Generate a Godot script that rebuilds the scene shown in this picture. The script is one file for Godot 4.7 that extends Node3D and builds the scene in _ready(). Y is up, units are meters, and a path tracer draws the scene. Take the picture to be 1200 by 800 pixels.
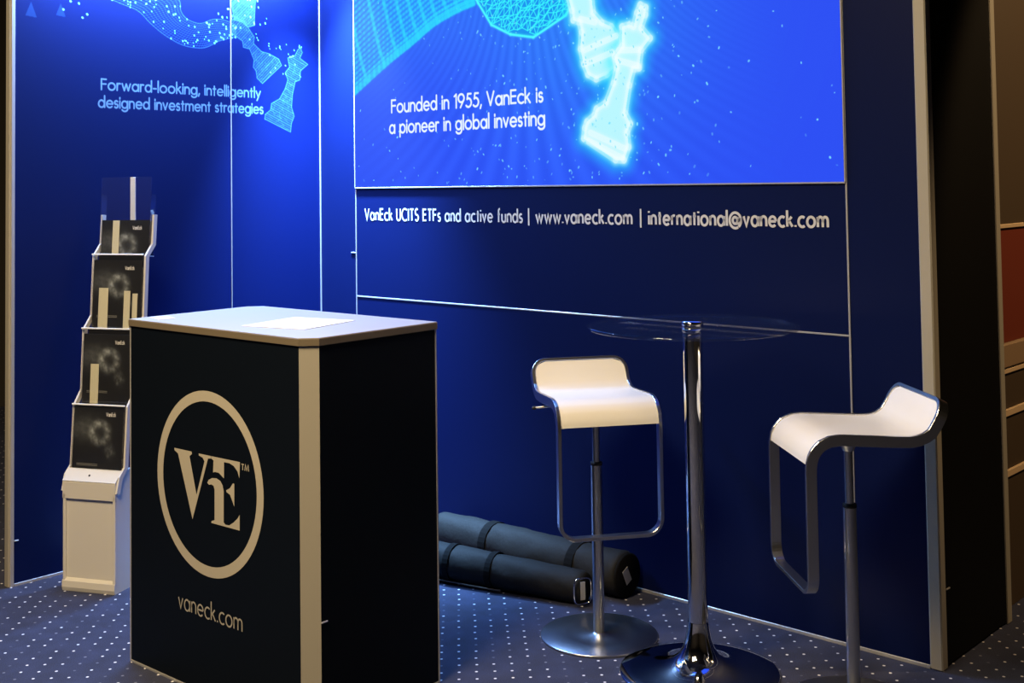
extends Node3D
# A trade-fair stand: navy panel walls with a video screen, a counter, a brochure rack, two bar stools and a glass bar table.
# World: the screen wall lies in z = 0 and faces +z, the left wall lies in x = LEFT and faces +x.

const LEFT = -0.252
const SCREEN_W = 2.405
const SCREEN_Y = 1.468
const SCREEN_H = 1.353
const PRINT_W = 1.475
const PRINT_H = 2.6

const SCREEN_KING = [1.612, 2.124, 1.637, 2.111, 1.635, 2.084, 1.615, 2.039, 1.654, 1.997, 1.613, 1.957, 1.602, 1.892, 1.577, 1.89, 1.557, 1.832, 1.535, 1.731, 1.558, 1.691, 1.543, 1.66, 1.549, 1.605, 1.526, 1.558, 1.487, 1.559, 1.336, 1.644, 1.342, 1.684, 1.353, 1.708, 1.389, 1.73, 1.4, 1.754, 1.446, 1.775, 1.483, 1.845, 1.499, 1.899, 1.49, 1.944, 1.526, 1.981, 1.527, 2.052, 1.562, 2.056, 1.581, 2.047, 1.597, 2.096]
const SCREEN_QUEEN = [1.263, 2.214, 1.384, 2.2, 1.392, 2.118, 1.432, 2.077, 1.477, 2.057, 1.526, 1.993, 1.495, 1.94, 1.494, 1.908, 1.454, 1.879, 1.402, 1.865, 1.362, 1.885, 1.342, 1.927, 1.327, 1.986, 1.334, 2.05, 1.324, 2.088, 1.293, 2.099, 1.288, 2.137]
const SCREEN_HEAD = [0.754, 2.27, 0.787, 2.222, 0.861, 2.124, 0.966, 2.075, 1.089, 2.052, 1.258, 2.122, 1.288, 2.163, 1.289, 2.208]
const SCREEN_WAVE = [-0.002, 1.893, 0.228, 2.015, 0.391, 2.091, 0.524, 2.157, 0.663, 2.2, 0.765, 2.221]
const PRINT_QUEEN = [0.488, 2.237, 0.422, 2.211, 0.369, 2.146, 0.374, 2.117, 0.33, 2.084, 0.291, 2.078, 0.236, 2.057, 0.221, 2.029, 0.326, 1.941, 0.355, 1.964, 0.36, 1.996, 0.375, 2.012, 0.37, 2.044, 0.394, 2.092, 0.427, 2.097, 0.432, 2.125, 0.465, 2.143, 0.493, 2.156]
const PRINT_KING = [0.128, 2.106, 0.112, 2.119, 0.102, 2.096, 0.117, 2.069, 0.07, 2.043, 0.113, 2.011, 0.118, 1.968, 0.144, 1.959, 0.16, 1.899, 0.166, 1.841, 0.151, 1.8, 0.167, 1.766, 0.172, 1.726, 0.314, 1.782, 0.312, 1.803, 0.282, 1.824, 0.277, 1.853, 0.232, 1.876, 0.201, 1.923, 0.185, 1.965, 0.2, 1.997, 0.175, 2.024, 0.185, 2.065, 0.159, 2.075, 0.143, 2.08]
const PRINT_HAND = [0.549, 2.343, 0.358, 2.364, 0.369, 2.199, 0.403, 2.188, 0.436, 2.209, 0.474, 2.214, 0.493, 2.301]
const PRINT_LOW = [1.114, 2.259, 1.022, 2.232, 0.944, 2.209, 0.886, 2.162, 0.818, 2.118, 0.731, 2.083, 0.641, 2.078, 0.587, 2.097, 0.55, 2.116, 0.465, 2.139]
const PRINT_HIGH = [0.944, 2.322, 0.817, 2.314, 0.752, 2.274, 0.743, 2.229, 0.713, 2.197, 0.65, 2.183, 0.586, 2.206, 0.531, 2.209, 0.474, 2.194, 0.465, 2.183]
const MONO_V = [-0.1916, 0.6946, -0.1019, 0.6953, -0.1004, 0.688, -0.1126, 0.6802, -0.0776, 0.5718, -0.0373, 0.6748, -0.0462, 0.6849, -0.0649, 0.6885, -0.0663, 0.6944, 0.0005, 0.6951, -0.0032, 0.6881, -0.0194, 0.6859, -0.0984, 0.4971, -0.1721, 0.6802, -0.1901, 0.6876]
const MONO_E = [-0.0068, 0.695, 0.1343, 0.6968, 0.1311, 0.6505, 0.1228, 0.6683, 0.1047, 0.6817, 0.0835, 0.6868, 0.0585, 0.6863, 0.0581, 0.6398, 0.0474, 0.6446, 0.033, 0.6519, 0.0148, 0.6519, 0.0053, 0.6492, 0.0077, 0.684, -0.0032, 0.6881]
const MONO_H = [-0.0236, 0.6148, -0.0169, 0.6244, 0.0001, 0.6321, 0.022, 0.6345, 0.0401, 0.6299, 0.0508, 0.6195, 0.0564, 0.6033, 0.0558, 0.5138, 0.0644, 0.5089, 0.0822, 0.5098, 0.1035, 0.5219, 0.1211, 0.5354, 0.1317, 0.5477, 0.1313, 0.5036, -0.0044, 0.5022, -0.0029, 0.5081, 0.0117, 0.5127, 0.0123, 0.6008, 0.0073, 0.6108, -0.0037, 0.6134, -0.0148, 0.6105]
const MONO_T = [0.0686, 0.6073, 0.0865, 0.6164, 0.1008, 0.6321, 0.1071, 0.6314, 0.1066, 0.5667, 0.0983, 0.5801, 0.0864, 0.5973, 0.07, 0.6024]

var rng := RandomNumberGenerator.new()
var mats := {}
var taken := {}

# ------------------------------------------------------------------ mesh building
class Builder:
	var t := PackedVector3Array()
	var g := PackedByteArray()
	func tri(a: Vector3, b: Vector3, c: Vector3, smooth := false) -> void:
		t.append(a); t.append(b); t.append(c); g.append(1 if smooth else 0)
	func quad(a: Vector3, b: Vector3, c: Vector3, d: Vector3, smooth := false) -> void:
		tri(a, b, c, smooth); tri(a, c, d, smooth)
	func loft(rings: Array, ring_closed := true, path_closed := false, caps := true, smooth := true) -> void:
		var n: int = rings.size()
		var last: int = n if path_closed else n - 1
		for i in last:
			var r0: PackedVector3Array = rings[i]
			var r1: PackedVector3Array = rings[(i + 1) % n]
			var m: int = r0.size()
			for k in (m if ring_closed else m - 1):
				var k2: int = (k + 1) % m
				quad(r0[k], r0[k2], r1[k2], r1[k], smooth)
		if caps and not path_closed:
			for e in 2:
				var r: PackedVector3Array = rings[0] if e == 0 else rings[n - 1]
				var c := Vector3.ZERO
				for q in r: c += q
				c /= r.size()
				for k in r.size():
					if e == 0: tri(c, r[(k + 1) % r.size()], r[k])
					else: tri(c, r[k], r[(k + 1) % r.size()])
	func volume() -> float:
		var v := 0.0
		for i in range(0, t.size(), 3): v += t[i].dot(t[i + 1].cross(t[i + 2]))
		return v
	func build(facing := Vector3.ZERO) -> ArrayMesh:
		var st := SurfaceTool.new()
		st.begin(Mesh.PRIMITIVE_TRIANGLES)
		var flip_all: bool = facing == Vector3.ZERO and volume() > 0.0
		for i in range(0, t.size(), 3):
			var a := t[i]; var b := t[i + 1]; var c := t[i + 2]
			var flip := flip_all
			if facing != Vector3.ZERO: flip = (b - a).cross(c - a).dot(facing) > 0.0
			st.set_smooth_group(0 if g[i / 3] == 1 else 4294967295)
			st.add_vertex(a)
			if flip: st.add_vertex(c); st.add_vertex(b)
			else: st.add_vertex(b); st.add_vertex(c)
		st.generate_normals()
		return st.commit()

func chamfer_box(size: Vector3, c := 0.002) -> ArrayMesh:
	var b := Builder.new()
	var h := size / 2.0
	c = minf(c, minf(h.x, minf(h.y, h.z)) * 0.45)
	var face := func(ax: int, s: float, i: float, j: float) -> Vector3:
		var v := Vector3.ZERO
		var u := (ax + 1) % 3
		var w := (ax + 2) % 3
		v[ax] = s * h[ax]; v[u] = i * (h[u] - c); v[w] = j * (h[w] - c)
		return v
	for ax in 3:
		for s in [-1.0, 1.0]:
			var q := [face.call(ax, s, -1.0, -1.0), face.call(ax, s, 1.0, -1.0), face.call(ax, s, 1.0, 1.0), face.call(ax, s, -1.0, 1.0)]
			if s < 0: q.reverse()
			b.quad(q[0], q[1], q[2], q[3])
	for ax in 3:      # the twelve edges: between the faces of the axes u and w
		var u := (ax + 1) % 3
		var w := (ax + 2) % 3
		for su in [-1.0, 1.0]:
			for sw in [-1.0, 1.0]:
				var p := []
				for e in [-1.0, 1.0]:
					var a := Vector3.ZERO
					a[ax] = e * (h[ax] - c); a[u] = su * h[u]; a[w] = sw * (h[w] - c)
					var d := a
					d[u] = su * (h[u] - c); d[w] = sw * h[w]
					p.append([a, d])
				if su * sw < 0: b.quad(p[0][0], p[0][1], p[1][1], p[1][0])
				else: b.quad(p[0][1], p[0][0], p[1][0], p[1][1])
	for sx in [-1.0, 1.0]:
		for sy in [-1.0, 1.0]:
			for sz in [-1.0, 1.0]:
				var x := Vector3(sx * h.x, sy * (h.y - c), sz * (h.z - c))
				var y := Vector3(sx * (h.x - c), sy * h.y, sz * (h.z - c))
				var z := Vector3(sx * (h.x - c), sy * (h.y - c), sz * h.z)
				if sx * sy * sz > 0: b.tri(x, y, z)
				else: b.tri(x, z, y)
	return b.build()

func lathe(profile: Array, seg := 40) -> ArrayMesh:          # profile of [radius, height], from below to above
	var b := Builder.new()
	var rings := []
	for p in profile:
		var r := PackedVector3Array()
		for k in seg:
			var a := TAU * k / seg
			r.append(Vector3(cos(a) * p[0], p[1], sin(a) * p[0]))
		rings.append(r)
	b.loft(rings, true, false, true, true)
	return b.build()

func tube(path: Array, radius: float, seg := 12, closed := false) -> ArrayMesh:
	var b := Builder.new()
	var rings := []
	var n := path.size()
	var ref := Vector3.UP
	for i in n:
		var p0: Vector3 = path[(i - 1 + n) % n] if closed else path[maxi(i - 1, 0)]
		var p1: Vector3 = path[(i + 1) % n] if closed else path[mini(i + 1, n - 1)]
		var d := (p1 - p0).normalized()
		if absf(d.dot(ref)) > 0.95: ref = Vector3.RIGHT if absf(d.x) < 0.9 else Vector3.FORWARD
		var s := d.cross(ref).normalized()
		ref = s.cross(d).normalized()
		var r := PackedVector3Array()
		for k in seg:
			var a := TAU * k / seg
			r.append(path[i] + (s * cos(a) + ref * sin(a)) * radius)
		rings.append(r)
	b.loft(rings, true, closed, true, true)
	return b.build()

func extrude_side(profile: Array, width: float) -> ArrayMesh:   # outline in (z, y), extruded along x from 0 to width
	var b := Builder.new()
	var poly := PackedVector2Array()
	for p in profile: poly.append(Vector2(p[0], p[1]))
	var idx := Geometry2D.triangulate_polygon(poly)
	var n := poly.size()
	for i in n:
		var p := poly[i]; var q := poly[(i + 1) % n]
		b.quad(Vector3(0, p.y, p.x), Vector3(width, p.y, p.x), Vector3(width, q.y, q.x), Vector3(0, q.y, q.x))
	var ref := Geometry2D.is_polygon_clockwise(poly)
	for i in range(0, idx.size(), 3):
		var a := poly[idx[i]]; var c := poly[idx[i + 1]]; var d := poly[idx[i + 2]]
		var cw: bool = (c - a).cross(d - a) < 0.0
		if cw != ref:
			var s := c; c = d; d = s
		b.tri(Vector3(0, a.y, a.x), Vector3(0, d.y, d.x), Vector3(0, c.y, c.x))
		b.tri(Vector3(width, a.y, a.x), Vector3(width, c.y, c.x), Vector3(width, d.y, d.x))
	return b.build()

func flat_shape(points: Array) -> ArrayMesh:                   # flat list x, y, x, y ... in the plane z = 0, facing +z
	var b := Builder.new()
	var poly := PackedVector2Array()
	for i in range(0, points.size(), 2): poly.append(Vector2(points[i], points[i + 1]))
	var idx := Geometry2D.triangulate_polygon(poly)
	for i in range(0, idx.size(), 3):
		var a := poly[idx[i]]; var c := poly[idx[i + 1]]; var d := poly[idx[i + 2]]
		b.tri(Vector3(a.x, a.y, 0), Vector3(c.x, c.y, 0), Vector3(d.x, d.y, 0))
	return b.build(Vector3.BACK)

# ------------------------------------------------------------------ lettering drawn with strokes (a geometric sans)
func arc(cx: float, cy: float, rx: float, ry: float, a0: float, a1: float) -> Array:
	var out := []
	var n := maxi(4, int(absf(a1 - a0) / 15.0))
	for i in n + 1:
		var a := deg_to_rad(lerpf(a0, a1, float(i) / n))
		out.append(Vector2(cx + cos(a) * rx, cy + sin(a) * ry))
	return out

func line(c: Array) -> Array:
	var out := []
	for i in range(0, c.size(), 2): out.append(Vector2(c[i], c[i + 1]))
	return out

func glyph(ch: String) -> Array:          # [width, [strokes]], cap height 1, x-height 0.64
	match ch:
		"a": return [0.56, [arc(0.27, 0.32, 0.27, 0.32, 0, 360), line([0.56, 0, 0.56, 0.64])]]
		"b": return [0.56, [arc(0.29, 0.32, 0.27, 0.32, 0, 360), line([0, 0, 0, 1.06])]]
		"c": return [0.46, [arc(0.3, 0.32, 0.3, 0.32, 52, 308)]]
		"d": return [0.56, [arc(0.27, 0.32, 0.27, 0.32, 0, 360), line([0.56, 0, 0.56, 1.06])]]
		"e": return [0.56, [line([0.02, 0.33, 0.56, 0.33]), arc(0.29, 0.32, 0.28, 0.32, 2, 318)]]
		"f": return [0.3, [line([0.12, 0, 0.12, 0.86]) + arc(0.29, 0.86, 0.17, 0.18, 180, 90), line([0, 0.62, 0.27, 0.62])]]
		"g": return [0.56, [arc(0.27, 0.32, 0.27, 0.32, 0, 360), line([0.56, 0.64, 0.56, -0.06]) + arc(0.28, -0.06, 0.28, 0.24, 0, -155)]]
		"i": return [0.0, [line([0, 0, 0, 0.64]), line([0, 0.83, 0, 0.94])]]
		"k": return [0.42, [line([0, 0, 0, 1.06]), line([0.02, 0.28, 0.36, 0.64]), line([0.13, 0.4, 0.42, 0])]]
		"l": return [0.0, [line([0, 0, 0, 1.06])]]
		"m": return [0.78, [line([0, 0, 0, 0.64]), line([0, 0.3]) + arc(0.2, 0.42, 0.19, 0.22, 180, 0) + line([0.39, 0]), line([0.39, 0.3]) + arc(0.59, 0.42, 0.19, 0.22, 180, 0) + line([0.78, 0])]]
		"n": return [0.44, [line([0, 0, 0, 0.64]), line([0, 0.3]) + arc(0.22, 0.4, 0.22, 0.24, 180, 0) + line([0.44, 0])]]
		"o": return [0.6, [arc(0.3, 0.32, 0.3, 0.32, 0, 360)]]
		"p": return [0.56, [arc(0.29, 0.32, 0.27, 0.32, 0, 360), line([0, 0.64, 0, -0.3])]]
		"r": return [0.26, [line([0, 0, 0, 0.64]), line([0, 0.3]) + arc(0.19, 0.42, 0.19, 0.22, 180, 62)]]
		"s": return [0.32, [arc(0.16, 0.475, 0.14, 0.165, 35, 250) + arc(0.16, 0.17, 0.16, 0.17, 75, -145)]]
		"t": return [0.26, [line([0.13, 0, 0.13, 0.88]), line([0, 0.62, 0.27, 0.62])]]
		"u": return [0.44, [line([0, 0.64]) + arc(0.22, 0.23, 0.22, 0.23, 180, 360), line([0.44, 0.64, 0.44, 0])]]
		"v": return [0.44, [line([0, 0.64, 0.22, 0.02, 0.44, 0.64])]]
		"w": return [0.74, [line([0, 0.64, 0.19, 0.02, 0.37, 0.62, 0.55, 0.02, 0.74, 0.64])]]
		"y": return [0.46, [line([0, 0.64, 0.24, 0.04]), line([0.46, 0.64, 0.1, -0.3])]]
		".": return [0.02, [line([0.01, 0, 0.01, 0.1])]]
		",": return [0.05, [line([0.06, 0.08, -0.02, -0.16])]]
		"-": return [0.26, [line([0, 0.33, 0.26, 0.33])]]
		"|": return [0.0, [line([0, -0.25, 0, 1.1])]]
		"@": return [1.0, [arc(0.5, 0.36, 0.5, 0.52, -55, 300), arc(0.48, 0.36, 0.2, 0.22, 0, 360), line([0.72, 0.58, 0.68, 0.2]) + arc(0.8, 0.24, 0.12, 0.1, 200, 330) + arc(0.5, 0.36, 0.5, 0.52, -8, 20)]]
		"1": return [0.2, [line([0, 0.86, 0.18, 1, 0.18, 0])]]
		"5": return [0.5, [line([0.48, 0.97, 0.17, 0.97, 0.11, 0.58]) + arc(0.22, 0.32, 0.28, 0.32, 100, -140)]]
		"9": return [0.56, [arc(0.28, 0.69, 0.28, 0.3, 0, 360), line([0.53, 0.56, 0.2, 0])]]
		"C": return [0.7, [arc(0.44, 0.5, 0.44, 0.5, 52, 308)]]
		"E": return [0.44, [line([0.44, 0.96, 0, 0.96, 0, 0.04, 0.44, 0.04]), line([0, 0.53, 0.42, 0.53])]]
		"F": return [0.42, [line([0.42, 0.96, 0, 0.96, 0, 0]), line([0, 0.52, 0.4, 0.52])]]
		"I": return [0.0, [line([0, 0, 0, 1])]]
		"M": return [0.8, [line([0, 0, 0.12, 1, 0.4, 0.1, 0.68, 1, 0.8, 0])]]
		"S": return [0.44, [arc(0.22, 0.74, 0.2, 0.25, 40, 255) + arc(0.22, 0.25, 0.22, 0.25, 75, -150)]]
		"T": return [0.5, [line([0, 0.96, 0.5, 0.96]), line([0.25, 0.96, 0.25, 0])]]
		"U": return [0.52, [line([0, 1]) + arc(0.26, 0.26, 0.26, 0.26, 180, 360) + line([0.52, 1])]]
		"V": return [0.62, [line([0, 1, 0.31, 0.02, 0.62, 1])]]
	return [0.2, []]

func text_strokes(text: String, x0: float, x1: float, base: float, cap: float, gap := 0.19) -> Array:
	var x := 0.0
	var all := []
	for ch in text:
		var gl := glyph(ch)
		for s in gl[1]:
			var q := []
			for p in s: q.append(Vector2(p.x + x, p.y))
			all.append(q)
		x += gl[0] + gap
	var k := (x1 - x0) / (x - gap)
	for s in all:
		for i in s.size(): s[i] = Vector2(x0 + s[i].x * k, base + s[i].y * cap)
	return all

func stroke_mesh(strokes: Array, width: float) -> ArrayMesh:
	var b := Builder.new()
	for s in strokes:
		var n: int = s.size()
		var closed: bool = n > 3 and s[0].distance_to(s[n - 1]) < 1e-5
		var left := []
		var right := []
		for i in n:
			var prev: Vector2 = s[i - 1] if i > 0 else (s[n - 2] if closed else s[i])
			var next: Vector2 = s[i + 1] if i < n - 1 else (s[1] if closed else s[i])
			var d0: Vector2 = (s[i] - prev).normalized() if prev != s[i] else (next - s[i]).normalized()
			var d1: Vector2 = (next - s[i]).normalized() if next != s[i] else d0
			var nn := (Vector2(-d0.y, d0.x) + Vector2(-d1.y, d1.x))
			if nn.length() < 0.3: nn = Vector2(-d0.y, d0.x)
			nn = nn.normalized()
			var m := minf(1.0 / maxf(nn.dot(Vector2(-d0.y, d0.x)), 0.3), 2.0) * width / 2.0
			left.append(s[i] + nn * m); right.append(s[i] - nn * m)
		for i in n - 1:
			b.quad(Vector3(left[i].x, left[i].y, 0), Vector3(right[i].x, right[i].y, 0), Vector3(right[i + 1].x, right[i + 1].y, 0), Vector3(left[i + 1].x, left[i + 1].y, 0))
	return b.build(Vector3.BACK)

# ------------------------------------------------------------------ drawing printed pictures
class Canvas:
	var img: Image
	var w: int
	var h: int
	func _init(ww: int, hh: int, c: Color) -> void:
		w = ww; h = hh
		img = Image.create(w, h, false, Image.FORMAT_RGB8)
		img.fill(c)
	func seg(a: Vector2, b: Vector2, width: float, c: Color, alpha := 1.0, halo := 0.0) -> void:
		var r := width / 2.0 + 0.7 + halo
		var x0 := clampi(int(minf(a.x, b.x) - r), 0, w - 1)
		var x1 := clampi(int(maxf(a.x, b.x) + r) + 1, 0, w - 1)
		var y0 := clampi(int(minf(a.y, b.y) - r), 0, h - 1)
		var y1 := clampi(int(maxf(a.y, b.y) + r) + 1, 0, h - 1)
		var d := b - a
		var l2 := maxf(d.length_squared(), 1e-6)
		for y in range(y0, y1 + 1):
			for x in range(x0, x1 + 1):
				var p := Vector2(x + 0.5, y + 0.5)
				var k := clampf((p - a).dot(d) / l2, 0.0, 1.0)
				var dist := p.distance_to(a + d * k)
				var cov := clampf(width / 2.0 + 0.5 - dist, 0.0, 1.0)
				if halo > 0.0: cov = maxf(cov, 0.5 * pow(clampf(1.0 - (dist - width / 2.0) / halo, 0.0, 1.0), 2.0))
				if cov > 0.004: img.set_pixel(x, y, img.get_pixel(x, y).lerp(c, cov * alpha))
	func path(pts: Array, width: float, c: Color, alpha := 1.0, halo := 0.0) -> void:
		for i in pts.size() - 1: seg(pts[i], pts[i + 1], width, c, alpha, halo)
	func shape(pts: PackedVector2Array, c: Color, alpha: float, halo: float, halo_color: Color, halo_alpha: float) -> void:
		var lo := pts[0]
		var hi := pts[0]
		for p in pts: lo = lo.min(p); hi = hi.max(p)
		for y in range(clampi(int(lo.y - halo), 0, h - 1), clampi(int(hi.y + halo) + 1, 0, h)):
			for x in range(clampi(int(lo.x - halo), 0, w - 1), clampi(int(hi.x + halo) + 1, 0, w)):
				var p := Vector2(x + 0.5, y + 0.5)
				if Geometry2D.is_point_in_polygon(p, pts):
					img.set_pixel(x, y, img.get_pixel(x, y).lerp(c, alpha))
				elif halo > 0.0:
					var best := 1e9
					for i in pts.size():
						best = minf(best, p.distance_to(Geometry2D.get_closest_point_to_segment(p, pts[i], pts[(i + 1) % pts.size()])))
					if best < halo: img.set_pixel(x, y, img.get_pixel(x, y).lerp(halo_color, halo_alpha * pow(1.0 - best / halo, 1.8)))
	func texture() -> ImageTexture:
		img.generate_mipmaps()
		return ImageTexture.create_from_image(img)

func curve_at(flat: Array, k: float) -> Vector2:
	var n := flat.size() / 2
	var f := clampf(k, 0.0, 1.0) * (n - 1)
	var i := mini(int(f), n - 2)
	var p0 := Vector2(flat[maxi(i - 1, 0) * 2], flat[maxi(i - 1, 0) * 2 + 1])
	var p1 := Vector2(flat[i * 2], flat[i * 2 + 1])
	var p2 := Vector2(flat[i * 2 + 2], flat[i * 2 + 3])
	var p3 := Vector2(flat[mini(i + 2, n - 1) * 2], flat[mini(i + 2, n - 1) * 2 + 1])
	return p1.cubic_interpolate(p2, p0, p3, f - i)

func screen_texture() -> ImageTexture:
	var W := 1280
	var H := 720
	var cv := Canvas.new(W, H, Color.BLACK)
	var sx := W / SCREEN_W
	var sy := H / SCREEN_H
	var to := func(p: Vector2) -> Vector2: return Vector2(p.x * sx, (SCREEN_Y + SCREEN_H - p.y) * sy)
	# moving picture: royal blue ground with faint fanned lines
	for y in H:
		for x in W:
			var px := x / sx
			var py := SCREEN_Y + SCREEN_H - y / sy
			var drop := maxf(2.3 - py, 0.0)
			var fan := (px - 1.05) / (0.2 + 0.9 * drop * drop)
			var ln := sin(fan * 38.0) * 0.5 + 0.5
			var side := clampf(1.0 - absf(px - 1.05) / 1.15, 0.0, 1.0)
			var glow := exp(-Vector2(px - 1.35, (py - 2.15) * 1.1).length_squared() / 0.30)
			var glow2 := exp(-Vector2((px - 0.3) * 0.8, (py - 2.35) * 1.4).length_squared() / 0.22)
			var v := 0.05 * ln * side
			var c := Color(0.17 + v * 0.6, 0.31 + v + 0.16 * glow + 0.12 * glow2, 0.96 + v)
			cv.img.set_pixel(x, y, c)
	# the woven sheet that runs up from the left edge
	var cyan := Color(0.16, 0.86, 1.0)
	var fill := Color(0.10, 0.56, 1.0)
	for i in 80:
		var k0 := i / 80.0
		var low := curve_at(SCREEN_WAVE, k0)
		cv.seg(to.call(low), to.call(low + Vector2(-0.05, 0.75)), 9.0, fill, 0.36)
	for j in 30:
		var pts := []
		for i in 41:
			pts.append(to.call(curve_at(SCREEN_WAVE, i / 40.0) + Vector2(-0.004, 0.75) * pow(j / 29.0, 1.1)))
		cv.path(pts, 9.0 if j < 2 else 6.0, cyan, 0.62 if j < 3 else 0.42, 5.0)
	for i in 12:
		var low := curve_at(SCREEN_WAVE, i / 11.0)
		var pts := []
		for j in 14: pts.append(to.call(low + Vector2(-0.22 * pow(j / 13.0, 0.8), 0.75 * j / 13.0)))
		cv.path(pts, 9.0, cyan, 0.55, 6.0)
	# head of the figure: a net of small polygons
	var head := PackedVector2Array()
	for i in range(0, SCREEN_HEAD.size(), 2): head.append(to.call(Vector2(SCREEN_HEAD[i], SCREEN_HEAD[i + 1])))
	head.append(to.call(Vector2(1.3, 2.7))); head.append(to.call(Vector2(0.74, 2.7)))
	cv.shape(head, Color(0.08, 0.60, 0.93), 0.85, 0.0, cyan, 0.0)
	for i in head.size() - 3: cv.seg(head[i], head[i + 1], 5.0, Color(0.3, 1.0, 1.0), 0.95, 5.0)
	rng.seed = 11
	var seeds := []
	for j in 26:
		for i in 26:
			var q := Vector2(0.74 + 0.024 * i + rng.randf_range(-0.010, 0.010), 2.04 + 0.024 * j + rng.randf_range(-0.010, 0.010))
			seeds.append(to.call(q))
	for j in 25:
		for i in 25:
			var a: Vector2 = seeds[j * 26 + i]
			if not Geometry2D.is_point_in_polygon(a, head): continue
			for q in [seeds[j * 26 + i + 1], seeds[(j + 1) * 26 + i], seeds[(j + 1) * 26 + i + 1]]:
				if Geometry2D.is_point_in_polygon(q, head): cv.seg(a, q, 2.4, Color(0.22, 0.98, 1.0), 0.85)
	# the two chess pieces, shining
	var pale := Color(0.80, 1.0, 1.0)
	for data in [SCREEN_QUEEN, SCREEN_KING]:
		var poly := PackedVector2Array()
		for i in range(0, data.size(), 2): poly.append(to.call(Vector2(data[i], data[i + 1])))
		cv.shape(poly, Color(0.76, 1.0, 1.0), 0.95, 44.0, Color(0.15, 0.92, 1.0), 0.9)
		for i in poly.size(): cv.seg(poly[i], poly[(i + 1) % poly.size()], 14.0, Color(0.93, 1.0, 1.0), 0.55, 12.0)
	for q in [[1.36, 1.635, 1.52, 1.565], [1.37, 1.665, 1.53, 1.60], [1.50, 1.93, 1.60, 1.90], [1.51, 1.965, 1.60, 1.96], [1.35, 1.98, 1.50, 2.02], [1.36, 1.93, 1.48, 1.96], [1.33, 2.10, 1.40, 2.08]]:
		cv.seg(to.call(Vector2(q[0], q[1])), to.call(Vector2(q[2], q[3])), 13.0, Color(0.96, 1.0, 1.0), 0.6, 10.0)
	rng.seed = 5
	for i in 60:
		var q := Vector2(rng.randf_range(1.33, 1.62), rng.randf_range(1.60, 2.12))
		var p: Vector2 = to.call(q)
		if cv.img.get_pixelv(p).r > 0.75: cv.seg(p, p + Vector2(1, 3), 2.0, Color(0.3, 0.85, 0.95), 0.7)
	# sparks
	rng.seed = 77
	for i in 420:
		var q := Vector2(rng.randf_range(0.02, 2.38), rng.randf_range(1.48, 2.8))
		if i > 90: q = Vector2(clampf(rng.randfn(1.25, 0.4), 0.02, 2.38), rng.randf_range(1.48, 2.3))
		var p: Vector2 = to.call(q)
		cv.seg(p, p + Vector2(rng.randf_range(-2, 2), rng.randf_range(0, 3)), rng.randf_range(1.4, 4.2), Color(0.50, 0.88, 1.0), rng.randf_range(0.3, 1.0))
	for row in [["Founded in 1955, VanEck is", 0.250, 1.132, 1.796], ["a pioneer in global investing", 0.236, 1.140, 1.705]]:
		for s in text_strokes(row[0], row[1], row[2], row[3], 0.056):
			var pts := []
			for p in s: pts.append(to.call(p))
			cv.path(pts, 4.6, Color(0.93, 0.98, 1.0))
	return cv.texture()

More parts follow.
